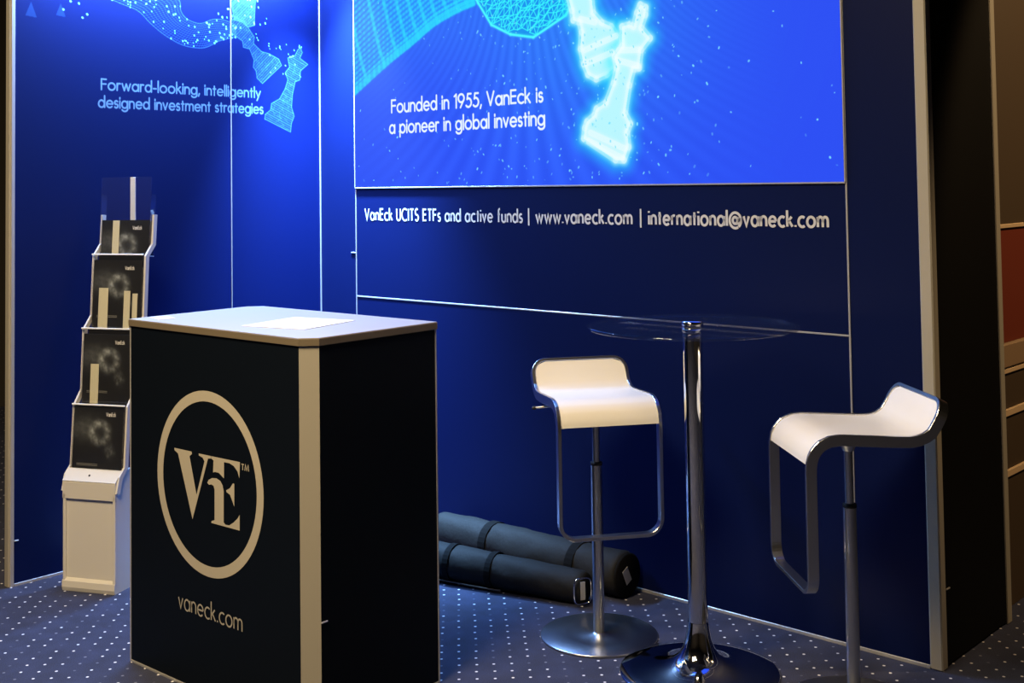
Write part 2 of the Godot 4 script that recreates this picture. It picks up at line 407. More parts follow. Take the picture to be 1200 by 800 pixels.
func print_texture() -> ImageTexture:
	var W := 900
	var H := 1586
	var ground := Color(0.02, 0.078, 0.295)
	var cv := Canvas.new(W, H, ground)
	var k := W / PRINT_W
	var to := func(p: Vector2) -> Vector2: return Vector2((PRINT_W - p.x) * k, (PRINT_H - p.y) * k)
	var ink := Color(0.25, 0.44, 0.62)
	# woven body of the figure
	for j in 13:
		var pts := []
		for i in 49:
			pts.append(to.call(curve_at(PRINT_LOW, i / 48.0).lerp(curve_at(PRINT_HIGH, i / 48.0), j / 12.0)))
		cv.path(pts, 1.6, ink, 0.75 if j in [0, 12] else 0.4)
	for i in 60:
		cv.seg(to.call(curve_at(PRINT_LOW, i / 59.0)), to.call(curve_at(PRINT_HIGH, i / 59.0)), 1.2, ink, 0.38)
	rng.seed = 21
	for data in [PRINT_HAND, PRINT_QUEEN, PRINT_KING]:
		var poly := PackedVector2Array()
		for i in range(0, data.size(), 2): poly.append(to.call(Vector2(data[i], data[i + 1])))
		cv.shape(poly, ink, 0.5 if data == PRINT_HAND else 0.22, 0.0, ink, 0.0)
		for i in poly.size(): cv.seg(poly[i], poly[(i + 1) % poly.size()], 2.0, ink, 0.85)
		var box := Rect2(poly[0], Vector2.ZERO)
		for p in poly: box = box.expand(p)
		var dir := Vector2(0.92, 0.39) if data == PRINT_KING else Vector2(0.72, -0.69)
		var mid := box.get_center()
		for i in range(-30, 31):
			var c0: Vector2 = mid + Vector2(-dir.y, dir.x) * i * 6.0
			for cut in Geometry2D.intersect_polyline_with_polygon(PackedVector2Array([c0 - dir * 300.0, c0 + dir * 300.0]), poly):
				cv.seg(cut[0], cut[cut.size() - 1], 1.6 if i % 3 else 3.0, ink, 0.55)
		for i in 420:
			var p := Vector2(rng.randf_range(box.position.x, box.end.x), rng.randf_range(box.position.y, box.end.y))
			var q := p + Vector2(rng.randf_range(-14, 14), rng.randf_range(-14, 14))
			if Geometry2D.is_point_in_polygon(p, poly) and Geometry2D.is_point_in_polygon(q, poly): cv.seg(p, q, 1.1, ink, 0.55)
	for i in 90:
		var u := rng.randf()
		var p: Vector2 = to.call(curve_at(PRINT_LOW, u).lerp(curve_at(PRINT_HIGH, u), rng.randf()))
		cv.seg(p, p + Vector2(0.5, 1), rng.randf_range(2.0, 5.0), Color(0.5, 0.88, 0.95), 0.85)
	for i in 60:
		var p: Vector2 = to.call(Vector2(rng.randf_range(0.30, 0.56), rng.randf_range(2.13, 2.5)))
		cv.seg(p, p + Vector2(1, 2), rng.randf_range(2.0, 5.0), Color(0.55, 0.95, 0.9), 0.85)
	for i in 26:
		var p: Vector2 = to.call(Vector2(rng.randf_range(0.10, 0.30), rng.randf_range(1.98, 2.13)))
		cv.seg(p, p + Vector2(1, 2), rng.randf_range(1.5, 3.2), Color(0.55, 0.85, 1.0), 0.8)
	for q in [[1.40, 2.165, 14.0], [1.28, 2.175, 12.0]]:       # small polygons drifting off
		var p: Vector2 = to.call(Vector2(q[0], q[1]))
		cv.shape(PackedVector2Array([p + Vector2(0, -q[2] * 1.6), p + Vector2(q[2], q[2]), p + Vector2(-q[2], q[2] * 0.8)]), ink, 0.3, 0.0, ink, 0.0)
	for q in [[1.205, 2.215], [1.24, 2.22], [1.27, 2.185], [1.19, 2.16], [1.17, 2.175]]:
		var p: Vector2 = to.call(Vector2(q[0], q[1]))
		cv.seg(p, p + Vector2(1, 1), 5.0, Color(0.5, 0.85, 1.0), 0.85)
	for row in [["Forward-looking, intelligently", 1.108, 0.338, 1.877], ["designed investment strategies", 1.120, 0.325, 1.806]]:
		for s in text_strokes(row[0], -row[1], -row[2], row[3], 0.044):
			var pts := []
			for p in s: pts.append(to.call(Vector2(-p.x, p.y)))
			cv.path(pts, 4.2, Color(0.38, 0.51, 0.64))
	return cv.texture()

func cover_texture() -> ImageTexture:                # brochure cover: smoky head of a figure on black
	var W := 256
	var H := 300
	var cv := Canvas.new(W, H, Color(0.075, 0.08, 0.088))
	var nz := FastNoiseLite.new()
	nz.seed = 4; nz.frequency = 0.018; nz.fractal_octaves = 4
	for y in H:
		for x in W:
			var p := Vector2(x, y)
			var ring := exp(-pow((p.distance_to(Vector2(138, 112)) - 40.0) / 17.0, 2.0)) * clampf((float(x) - 20.0) / 60.0, 0.0, 1.0)
			var haze := exp(-Vector2((x - 60) / 90.0, (y - 95) / 55.0).length_squared()) * 0.55
			var king := exp(-Vector2((x - 190) / 26.0, (y - 190) / 30.0).length_squared()) * 0.9
			var n := clampf(nz.get_noise_2d(x * 1.6, y * 1.6) * 0.9 + 0.55, 0.0, 1.0)
			var v := (ring * (0.35 + 0.65 * n) + haze * 1.2 * (0.6 + 0.4 * n) + king * n) * 0.42
			var c := cv.img.get_pixel(x, y)
			cv.img.set_pixel(x, y, c + Color(v * 0.95, v, v * 1.02, 0))
	for s in text_strokes("VanEck", 166.0, 214.0, 0.0, 15.0):
		var pts := []
		for p in s: pts.append(Vector2(p.x, 42.0 - p.y))
		cv.path(pts, 2.6, Color(0.9, 0.9, 0.9))
	for i in 2:
		cv.seg(Vector2(24, 244 + i * 6), Vector2(130, 244 + i * 6), 2.4, Color(0.62, 0.62, 0.6), 0.9)
	return cv.texture()

func carpet_texture() -> Array:
	var N := 1024
	var cells := 12            # rows of dots a tile: 12 * 0.076 m
	var img := Image.create(N, N, false, Image.FORMAT_RGB8)
	var nz := FastNoiseLite.new()
	nz.seed = 9; nz.frequency = 0.25; nz.fractal_octaves = 2
	var big := FastNoiseLite.new()
	big.seed = 3; big.frequency = 0.006; big.fractal_octaves = 3
	rng.seed = 90
	for y in N:
		for x in N:
			var v := 1.0 + nz.get_noise_2d(x, y) * 0.42 + big.get_noise_2d(x, y) * 0.16
			img.set_pixel(x, y, Color(0.165 * v, 0.185 * v, 0.285 * v))
	var pitch := float(N) / cells
	var r := 0.0046 / 0.076 * pitch
	for j in cells * 2:
		for i in cells:
			var c := Vector2((i + 0.25 + 0.5 * (j % 2)) * pitch, (j * 0.5 + 0.25) * pitch) + Vector2(rng.randf_range(-1.5, 1.5), rng.randf_range(-1.5, 1.5))
			var a := 1.0 if rng.randf() < 0.68 else rng.randf_range(0.12, 0.45)
			for dy in range(-9, 10):
				for dx in range(-9, 10):
					var d := Vector2(dx, dy).length()
					var cov := clampf(r + 0.5 - d, 0.0, 1.0) * a
					if cov > 0.0:
						var xx := posmod(int(c.x) + dx, N)
						var yy := posmod(int(c.y) + dy, N)
						img.set_pixel(xx, yy, img.get_pixel(xx, yy).lerp(Color(0.86, 0.86, 0.9), cov))
	img.generate_mipmaps()
	return [ImageTexture.create_from_image(img), cells * 0.076]

# ------------------------------------------------------------------ materials
func lin(r: float, g: float, b: float) -> Color:
	return Color(r, g, b).linear_to_srgb()

func mat(key: String, color: Color, rough := 0.5, metal := 0.0, spec := 0.5) -> StandardMaterial3D:
	if mats.has(key): return mats[key]
	var m := StandardMaterial3D.new()
	m.albedo_color = color; m.roughness = rough; m.metallic = metal; m.metallic_specular = spec
	mats[key] = m
	return m

func noise_normal(m: StandardMaterial3D, freq: float, strength: float, scale: float, seed_ := 1) -> void:
	var nt := NoiseTexture2D.new()
	var nz := FastNoiseLite.new()
	nz.frequency = freq; nz.seed = seed_; nz.fractal_octaves = 3
	nt.noise = nz; nt.width = 256; nt.height = 256; nt.seamless = true; nt.as_normal_map = true; nt.bump_strength = strength
	m.normal_enabled = true; m.normal_texture = nt; m.normal_scale = 0.6
	m.uv1_triplanar = true; m.uv1_scale = Vector3.ONE * scale

func make_materials() -> void:
	mat("navy", lin(0.0026, 0.0065, 0.048), 0.45, 0.0, 0.2)
	mat("counter", lin(0.0032, 0.0055, 0.0105), 0.5, 0.0, 0.2)
	mat("black", lin(0.003, 0.003, 0.0035), 0.6, 0.0, 0.25)
	mat("alu", lin(0.62, 0.62, 0.63), 0.32, 0.6)
	mat("post", lin(0.35, 0.33, 0.285), 0.5)
	mat("white", lin(0.42, 0.43, 0.46), 0.38)
	mat("edge", lin(0.15, 0.122, 0.085), 0.5)
	mat("paper", lin(0.90, 0.90, 0.90), 0.7)
	mat("vinyl", lin(0.45, 0.42, 0.35), 0.5)
	mat("letters", lin(0.52, 0.52, 0.53), 0.5)
	mat("chrome", lin(0.72, 0.73, 0.75), 0.06, 1.0)
	mat("satin", lin(0.55, 0.56, 0.58), 0.28, 1.0)
	mat("seat", lin(0.80, 0.79, 0.76), 0.4)
	mat("rubber", lin(0.012, 0.012, 0.012), 0.6)
	mat("rack", lin(0.62, 0.61, 0.59), 0.38)
	mat("tab", lin(0.62, 0.60, 0.46), 0.6)
	mat("bag", lin(0.0125, 0.0125, 0.012), 0.72, 0.0, 0.3)
	noise_normal(mats.bag, 0.03, 1.6, 5.0)
	mat("strap", lin(0.005, 0.005, 0.005), 0.8, 0.0, 0.2)
	mat("patch", lin(0.30, 0.30, 0.31), 0.6)
	mat("brown", lin(0.055, 0.034, 0.017), 0.7)
	mat("red", lin(0.16, 0.022, 0.008), 0.6)
	mat("cream", lin(0.62, 0.45, 0.28), 0.6)
	mat("hall", lin(0.05, 0.042, 0.034), 0.9)
	var g := mat("glass", Color(0.20, 0.28, 0.32, 0.02), 0.02)
	g.transparency = BaseMaterial3D.TRANSPARENCY_ALPHA
	var a := mat("acrylic", Color(0.60, 0.65, 0.80, 0.008), 0.03)
	a.transparency = BaseMaterial3D.TRANSPARENCY_ALPHA
	var e := mat("acrylic_edge", Color(0.95, 0.96, 0.98, 0.9), 0.15)
	e.transparency = BaseMaterial3D.TRANSPARENCY_ALPHA
	var cov := mat("cover", Color.WHITE, 0.45)
	cov.albedo_texture = cover_texture()
	var pr := mat("print", Color.WHITE, 0.45, 0.0, 0.3)
	pr.albedo_texture = print_texture()
	var sc := mat("screen", Color(0.01, 0.01, 0.012), 0.7, 0.0, 0.15)
	sc.emission_enabled = true
	sc.emission_texture = screen_texture()
	sc.emission = Color.BLACK
	sc.emission_operator = BaseMaterial3D.EMISSION_OP_ADD
	sc.emission_energy_multiplier = 1.0
	var ct := carpet_texture()
	var c := mat("carpet", Color.WHITE, 0.95)
	c.albedo_texture = ct[0]
	c.set_meta("tile", ct[1])

# ------------------------------------------------------------------ objects
func part(parent: Node, called: String, mesh: Mesh, m: Material, at := Vector3.ZERO, turn := Vector3.ZERO) -> MeshInstance3D:
	var o := MeshInstance3D.new()
	o.name = called
	o.mesh = mesh
	o.material_override = m
	o.position = at
	o.rotation = turn
	parent.add_child(o, true)
	return o

func box(parent: Node, called: String, lo: Vector3, hi: Vector3, m: Material, c := 0.001) -> MeshInstance3D:
	return part(parent, called, chamfer_box(hi - lo, c), m, (lo + hi) / 2.0)

func thing(called: String, label: String, category: String, at := Vector3.ZERO, turn := 0.0, group := "") -> Node3D:
	var o := Node3D.new()
	o.name = numbered(called)
	add_child(o)
	o.position = at
	o.rotation.y = turn
	o.set_meta("label", label)
	o.set_meta("category", category)
	if group != "": o.set_meta("group", group)
	return o

func numbered(called: String) -> String:
	var n: int = taken.get(called, 0)
	taken[called] = n + 1
	return called if n == 0 else "%s_%03d" % [called, n]

func structure(called: String, label: String, category: String) -> Node3D:
	var o := thing(called, label, category)
	o.set_meta("kind", "structure")
	return o

func _ready() -> void:
	set_camera()
	set_lights()
	make_materials()
	build_hall()
	build_left_wall()
	build_back_wall()
	build_neighbour()
	build_screen()
	build_counter()
	build_rack()
	build_stools()
	build_table()
	build_bags()

func set_camera() -> void:
	var cam := Camera3D.new()
	cam.name = "camera"
	add_child(cam)
	cam.position = Vector3(4.2367, 1.4808, 3.5816)
	cam.basis = Basis(Vector3.UP, 0.7405) * Basis(Vector3.RIGHT, 0.0404) * Basis(Vector3.BACK, -0.0139)
	cam.projection = Camera3D.PROJECTION_FRUSTUM        # lens shifted down, like a crop from the lower half of a picture
	cam.near = 0.05
	cam.far = 60.0
	cam.size = 800.0 / 1421.56 * cam.near
	cam.frustum_offset = Vector2(0, (156.49 - 400.0) / 1421.56 * cam.near)
	cam.current = true

func set_lights() -> void:
	var env := Environment.new()
	env.background_mode = Environment.BG_COLOR
	env.background_color = Color.BLACK
	env.tonemap_mode = Environment.TONE_MAPPER_LINEAR
	env.tonemap_exposure = 1.0
	env.sdfgi_enabled = true
	env.ssao_enabled = true
	env.ssil_enabled = true
	var we := WorldEnvironment.new()
	we.name = "world_environment"
	we.environment = env
	add_child(we)
	# cool spotlight on an arm over the left wall
	var t := thing("arm_spotlight", "cool white spotlight on an arm clamped to the top of the printed wall", "spotlight", Vector3(LEFT, 2.6, 0.26))
	var aim := Vector3(0.06, 0.5, 0.0)
	var head_at := Vector3(0.26, 0.20, 0.0)
	part(t, "clamp", chamfer_box(Vector3(0.06, 0.05, 0.05), 0.004), mat("lamp_grey", lin(0.3, 0.3, 0.31), 0.4, 0.6), Vector3(0, 0.025, 0))
	part(t, "arm", tube([Vector3(0, 0.04, 0), Vector3(0.1, 0.13, 0), Vector3(0.20, 0.24, 0), Vector3(0.25, 0.25, 0)], 0.009), mats.lamp_grey)
	var d := (aim - (t.position + head_at)).normalized()
	var b := Basis.looking_at(d, Vector3.UP)
	var hd := part(t, "lamp_head", lathe([[0.02, 0.0], [0.045, 0.01], [0.05, 0.06], [0.07, 0.11]], 28), mats.lamp_grey)
	hd.transform = Transform3D(b * Basis(Vector3.RIGHT, -PI / 2), head_at - d * 0.07)
	var glow := mat("lamp_glow", Color(0.8, 0.9, 1.0), 0.4)
	glow.emission_enabled = true
	glow.emission = Color(0.75, 0.87, 1.0)
	glow.emission_energy_multiplier = 4.0
	var lens := part(hd, "lens", lathe([[0.001, 0.0], [0.06, 0.0], [0.06, 0.004], [0.001, 0.004]], 28), glow, Vector3(0, 0.112, 0))
	lens.position.y = 0.108
	var sp := SpotLight3D.new()
	sp.name = "spot"
	add_child(sp)
	sp.position = t.position + head_at + d * 0.055
	sp.basis = b
	sp.light_color = Color(0.56, 0.77, 1.0)
	sp.light_energy = 80.0
	sp.light_size = 0.06
	sp.spot_angle = 30.0
	sp.spot_angle_attenuation = 1.0
	sp.spot_range = 20.0
	sp.spot_attenuation = 2.0
	sp.shadow_enabled = true
	# light bar that washes down the printed wall
	var bar := thing("wash_light_bar", "slim cool white light bar along the top of the printed wall", "light bar", Vector3(LEFT, 2.52, 0.74))
	part(bar, "housing", chamfer_box(Vector3(0.05, 0.03, 1.40), 0.003), mats.lamp_grey, Vector3(0.13, 0.022, 0))
	for z in [-0.5, 0.5]: part(bar, "bracket", chamfer_box(Vector3(0.13, 0.01, 0.03), 0.001), mats.lamp_grey, Vector3(0.065, 0.035, z))
	part(bar, "diffuser", chamfer_box(Vector3(0.04, 0.006, 1.36), 0.001), glow, Vector3(0.13, 0.004, 0))
	var bl := AreaLight3D.new()
	bl.name = "bar_light"
	add_child(bl)
	bl.position = bar.position + Vector3(0.13, -0.004, 0)
	bl.rotation.x = -PI / 2
	bl.area_size = Vector2(0.04, 1.36)
	bl.light_color = Color(0.56, 0.75, 1.0)
	bl.area_normalize_energy = true
	bl.light_energy = 12.0
	bl.area_range = 20.0
	bl.shadow_enabled = true
	# the screen's light
	var al := AreaLight3D.new()
	al.name = "screen_light"
	add_child(al)
	al.position = Vector3(SCREEN_W / 2, SCREEN_Y + SCREEN_H / 2, 0.03)
	al.rotation.y = PI
	al.area_size = Vector2(SCREEN_W, SCREEN_H)
	al.light_color = Color(0.16, 0.36, 1.0)
	al.light_energy = 0.5
	al.area_range = 20.0
	al.shadow_enabled = true
	# warm ceiling panels of the hall
	var l := thing("ceiling_panel_lamp", "square warm lamp glowing on the hall ceiling before the stand", "lamp", Vector3(2.0, 3.79, 3.3))
	var wg := mat("warm_glow", Color(1.0, 0.85, 0.6), 0.5)
	wg.emission_enabled = true
	wg.emission = Color(1.0, 0.70, 0.38)
	wg.emission_energy_multiplier = 1.5
	part(l, "frame", chamfer_box(Vector3(1.24, 0.05, 1.24), 0.004), mats.lamp_grey, Vector3(0, -0.0, 0))
	part(l, "diffuser", chamfer_box(Vector3(1.2, 0.012, 1.2), 0.002), wg, Vector3(0, -0.03, 0))
	var wl := AreaLight3D.new()
	wl.name = "warm_light"
	add_child(wl)
	wl.position = l.position + Vector3(0, -0.045, 0)
	wl.rotation.x = -PI / 2
	wl.area_size = Vector2(1.2, 1.2)
	wl.light_color = Color(1.0, 0.885, 0.69)
	wl.light_energy = 29.0
	wl.area_range = 20.0
	wl.shadow_enabled = true
	var cs := thing("ceiling_spotlight", "warm spotlight on the hall ceiling aimed at the brown panelled wall", "spotlight", Vector3(4.6, 3.8, -1.5))
	var to_wall := (Vector3(2.63, 1.45, -1.05) - (cs.position + Vector3(0, -0.16, 0))).normalized()
	var cb := Basis.looking_at(to_wall, Vector3.UP)
	part(cs, "stem", tube([Vector3(0, 0, 0), Vector3(0, -0.12, 0)], 0.01), mats.lamp_grey)
	var ch := part(cs, "lamp_head", lathe([[0.02, 0.0], [0.045, 0.01], [0.05, 0.06], [0.07, 0.11]], 28), mats.lamp_grey)
	ch.transform = Transform3D(cb * Basis(Vector3.RIGHT, -PI / 2), Vector3(0, -0.16, 0) - to_wall * 0.07)
	part(ch, "lens", lathe([[0.001, 0.0], [0.06, 0.0], [0.06, 0.004], [0.001, 0.004]], 28), wg, Vector3(0, 0.108, 0))
	var ws := SpotLight3D.new()
	ws.name = "warm_spot"
	add_child(ws)
	ws.position = cs.position + Vector3(0, -0.16, 0) + to_wall * 0.055
	ws.basis = cb
	ws.light_color = Color(1.0, 0.83, 0.60)
	ws.light_energy = 7.5
	ws.light_size = 0.06
	ws.spot_angle = 20.0
	ws.spot_angle_attenuation = 0.35
	ws.spot_range = 20.0
	ws.spot_attenuation = 2.0
	ws.shadow_enabled = true

func build_hall() -> void:
	var tile: float = mats.carpet.get_meta("tile")
	var st := SurfaceTool.new()
	st.begin(Mesh.PRIMITIVE_TRIANGLES)
	var lo := Vector2(-4.0, -5.0)
	var hi := Vector2(8.0, 9.0)
	var c := [Vector2(lo.x, lo.y), Vector2(hi.x, lo.y), Vector2(hi.x, hi.y), Vector2(lo.x, hi.y)]
	var off := Vector2(1.2722, 0.563) - Vector2(0.25, 0.25) * 0.076
	for i in [0, 1, 2, 0, 2, 3]:
		st.set_normal(Vector3.UP); st.set_uv((c[i] - off) / tile); st.add_vertex(Vector3(c[i].x, 0, c[i].y))
	for i in [0, 2, 1, 0, 3, 2]:
		st.set_normal(Vector3.DOWN); st.set_uv((c[i] - off) / tile); st.add_vertex(Vector3(c[i].x, -0.1, c[i].y))
	for k in 4:
		var p: Vector2 = c[k]
		var q: Vector2 = c[(k + 1) % 4]
		var n := Vector3(q.y - p.y, 0, p.x - q.x).normalized()
		for v in [[p, 0.0], [p, -0.1], [q, -0.1], [p, 0.0], [q, -0.1], [q, 0.0]]:
			st.set_normal(n); st.set_uv(Vector2.ZERO); st.add_vertex(Vector3(v[0].x, v[1], v[0].y))
	var f := part(self, "floor", st.commit(), mats.carpet)
	f.set_meta("kind", "structure"); f.set_meta("label", "blue-grey hall carpet woven with small pale dots"); f.set_meta("category", "floor")
	var cl := box(self, "ceiling", Vector3(-4.1, 3.8, -5.1), Vector3(8.1, 3.95, 9.1), mats.hall)
	cl.set_meta("kind", "structure"); cl.set_meta("label", "plain dark ceiling of the hall above the stand"); cl.set_meta("category", "ceiling")
	for w in [["wall_hall_west", Vector3(-4.15, -0.1, -5.1), Vector3(-4.0, 3.8, 9.1)], ["wall_hall_east", Vector3(8.0, -0.1, -5.1), Vector3(8.15, 3.8, 9.1)], ["wall_hall_north", Vector3(-4.0, -0.1, -5.15), Vector3(8.0, 3.8, -5.0)], ["wall_hall_south", Vector3(-4.0, -0.1, 9.0), Vector3(8.0, 3.8, 9.15)]]:
		var o := box(self, w[0], w[1], w[2], mats.hall)
		o.set_meta("kind", "structure"); o.set_meta("label", "plain brown outer wall of the hall"); o.set_meta("category", "wall"); o.set_meta("group", "outer walls of the hall")

func build_left_wall() -> void:
	var w := structure("wall_left", "blue printed wall with a woven figure, chess pieces and white slogan", "wall")
	var H := 2.6
	box(w, "core", Vector3(LEFT - 0.028, 0.0, -0.02), Vector3(LEFT - 0.006, H, 1.46), mats.black)
	for z in [[0.4955, 1.462], [0.006, 0.4905]]:
		var p := box(w, "graphic_panel", Vector3(LEFT - 0.008, 0.012, z[0]), Vector3(LEFT - 0.001, H, z[1]), mats.black)
		var st := SurfaceTool.new()
		st.begin(Mesh.PRIMITIVE_TRIANGLES)
		var v := [[z[1], H], [z[0], H], [z[0], 0.012], [z[1], 0.012]]
		for i in [0, 1, 2, 0, 2, 3]:
			st.set_normal(Vector3.RIGHT)
			st.set_uv(Vector2((PRINT_W - v[i][0]) / PRINT_W, (PRINT_H - v[i][1]) / PRINT_H))
			st.add_vertex(Vector3(LEFT, v[i][1], v[i][0]) - p.position)
		part(p, "print", st.commit(), mats.print)
	box(w, "seam_profile", Vector3(LEFT - 0.006, 0.0, 0.4908), Vector3(LEFT + 0.002, H, 0.4952), mats.alu)
	box(w, "corner_profile", Vector3(LEFT - 0.006, 0.0, 0.0), Vector3(LEFT + 0.004, H, 0.0055), mats.alu)
	box(w, "end_profile", Vector3(LEFT - 0.006, 0.0, 1.4625), Vector3(LEFT + 0.002, H, 1.476), mats.alu)
	box(w, "end_post", Vector3(LEFT - 0.034, 0.0, 1.4605), Vector3(LEFT - 0.006, H, 1.482), mats.post)
	box(w, "base_trim", Vector3(LEFT - 0.006, 0.0, 0.01), Vector3(LEFT + 0.003, 0.011, 1.462), mats.alu)
	box(w, "panel_clip", Vector3(LEFT - 0.002, 0.166, 1.445), Vector3(LEFT + 0.004, 0.171, 1.462), mats.alu)

func build_back_wall() -> void:
	var w := structure("wall_back", "navy panel wall under and beside the video screen, with white contact line", "wall")
	var H := 2.86
	box(w, "core", Vector3(LEFT - 0.02, 0.0, -0.50), Vector3(2.66, H, -0.015), mats.black)
	box(w, "side_panel", Vector3(LEFT, 0.012, -0.02), Vector3(-0.003, H, 0.0), mats.navy)
	box(w, "side_panel", Vector3(2.4095, 0.012, -0.02), Vector3(2.642, H, 0.0), mats.navy)
	box(w, "lower_panel", Vector3(0.003, 0.012, -0.02), Vector3(2.403, 0.9765, 0.0), mats.navy)
	box(w, "screen_backing", Vector3(0.003, 1.4685, -0.02), Vector3(2.403, H, 0.0), mats.black)
	var info := box(w, "info_panel", Vector3(0.003, 0.9825, -0.02), Vector3(2.403, 1.4645, 0.0), mats.navy)
	for r in [["VanEck UCITS ETFs and active funds", 0.063, 1.012, 0.0076], ["|", 1.047, 1.0471, 0.007], ["www.vaneck.com", 1.086, 1.552, 0.0084], ["|", 1.593, 1.5931, 0.007], ["international@vaneck.com", 1.630, 2.339, 0.0088]]:
		var s := text_strokes(r[0], r[1], r[2], 1.323, 0.051, 0.24)
		if r[0] == "|":
			s = [[Vector2(r[1], 1.311), Vector2(r[1], 1.379)]]
		part(info, "lettering", stroke_mesh(s, r[3]), mats.letters, Vector3(0, 0, 0.0012) - info.position)
	box(w, "vertical_profile", Vector3(-0.003, 0.0, -0.015), Vector3(0.003, H, 0.002), mats.alu)
	box(w, "vertical_profile", Vector3(2.403, 0.0, -0.015), Vector3(2.4095, H, 0.002), mats.alu)
	box(w, "horizontal_profile", Vector3(0.003, 0.9765, -0.015), Vector3(2.403, 0.9825, 0.002), mats.alu)
	box(w, "horizontal_profile", Vector3(0.003, 1.4645, -0.015), Vector3(2.403, 1.4685, 0.002), mats.alu)
	box(w, "corner_post", Vector3(2.642, 0.0, -0.036), Vector3(2.682, H, 0.004), mats.post, 0.004)
	box(w, "return_panel", Vector3(2.66, 0.008, -0.512), Vector3(2.68, H, -0.036), mats.black)
	box(w, "rear_post", Vector3(2.645, 0.0, -0.552), Vector3(2.684, H, -0.512), mats.post, 0.003)
	box(w, "base_trim", Vector3(LEFT, 0.0, -0.012), Vector3(2.642, 0.0115, 0.003), mats.alu)
	box(w, "panel_clip", Vector3(-0.034, 1.172, -0.002), Vector3(-0.003, 1.177, 0.004), mats.alu)
	box(w, "panel_clip", Vector3(2.678, 0.232, -0.062), Vector3(2.684, 0.236, -0.036), mats.alu)

func build_neighbour() -> void:
	var w := structure("wall_beyond", "brown panelled wall with a dark red band and pale trims behind the stand", "wall")
	var x := 2.63
	var z0 := -3.2
	var z1 := -0.62
	box(w, "core", Vector3(x - 0.12, 0.0, z0), Vector3(x - 0.02, 3.0, z1), mats.brown)
	box(w, "upper_panel", Vector3(x - 0.02, 1.312, z0), Vector3(x, 3.0, z1), mats.brown)
	box(w, "red_panel", Vector3(x - 0.02, 0.90, z0), Vector3(x - 0.002, 1.297, z1), mats.red)
	box(w, "ledge", Vector3(x - 0.02, 0.815, z0), Vector3(x + 0.012, 0.90, z1), mats.cream, 0.006).material_override = mat("ledge", lin(0.26, 0.17, 0.10), 0.7)
	for y in [[1.297, 1.312], [0.795, 0.812], [0.648, 0.672], [0.442, 0.466]]:
		box(w, "pale_trim", Vector3(x - 0.02, y[0], z0), Vector3(x + 0.006, y[1], z1), mats.cream, 0.002)
	for y in [[0.672, 0.795], [0.466, 0.648], [0.0, 0.442]]:
		box(w, "lower_panel", Vector3(x - 0.02, y[0], z0), Vector3(x - 0.002, y[1], z1), mats.brown)

func build_screen() -> void:
	var t := thing("video_screen", "large bright blue video screen showing a mesh figure, chess pieces and white text", "screen", Vector3(SCREEN_W / 2, SCREEN_Y, 0))
	box(t, "housing", Vector3(-SCREEN_W / 2 + 0.004, 0.0012, 0.002), Vector3(SCREEN_W / 2 - 0.003, SCREEN_H, 0.0045), mats.black)
	var q := QuadMesh.new()
	q.size = Vector2(SCREEN_W - 0.007, SCREEN_H)
	box(t, "bezel", Vector3(-SCREEN_W / 2, -0.0045, 0.0022), Vector3(SCREEN_W / 2, 0.001, 0.008), mats.alu)
	for s in [-1.0, 1.0]: box(t, "bezel", Vector3(s * SCREEN_W / 2 - 0.0025, 0.001, 0.0022), Vector3(s * SCREEN_W / 2 + 0.0025, SCREEN_H, 0.007), mats.alu)
	part(t, "display", q, mats.screen, Vector3(0, SCREEN_H / 2, 0.0052))

func counter_outline(w: float, d: float, c: float) -> Array:
	var s := 0.004      # two corners are cut, the others only eased
	return [Vector2(-w / 2 + s, d / 2), Vector2(w / 2 - c, d / 2), Vector2(w / 2, d / 2 - c), Vector2(w / 2, -d / 2 + s), Vector2(w / 2 - s, -d / 2), Vector2(-w / 2 + c, -d / 2), Vector2(-w / 2, -d / 2 + c), Vector2(-w / 2, d / 2 - s)]

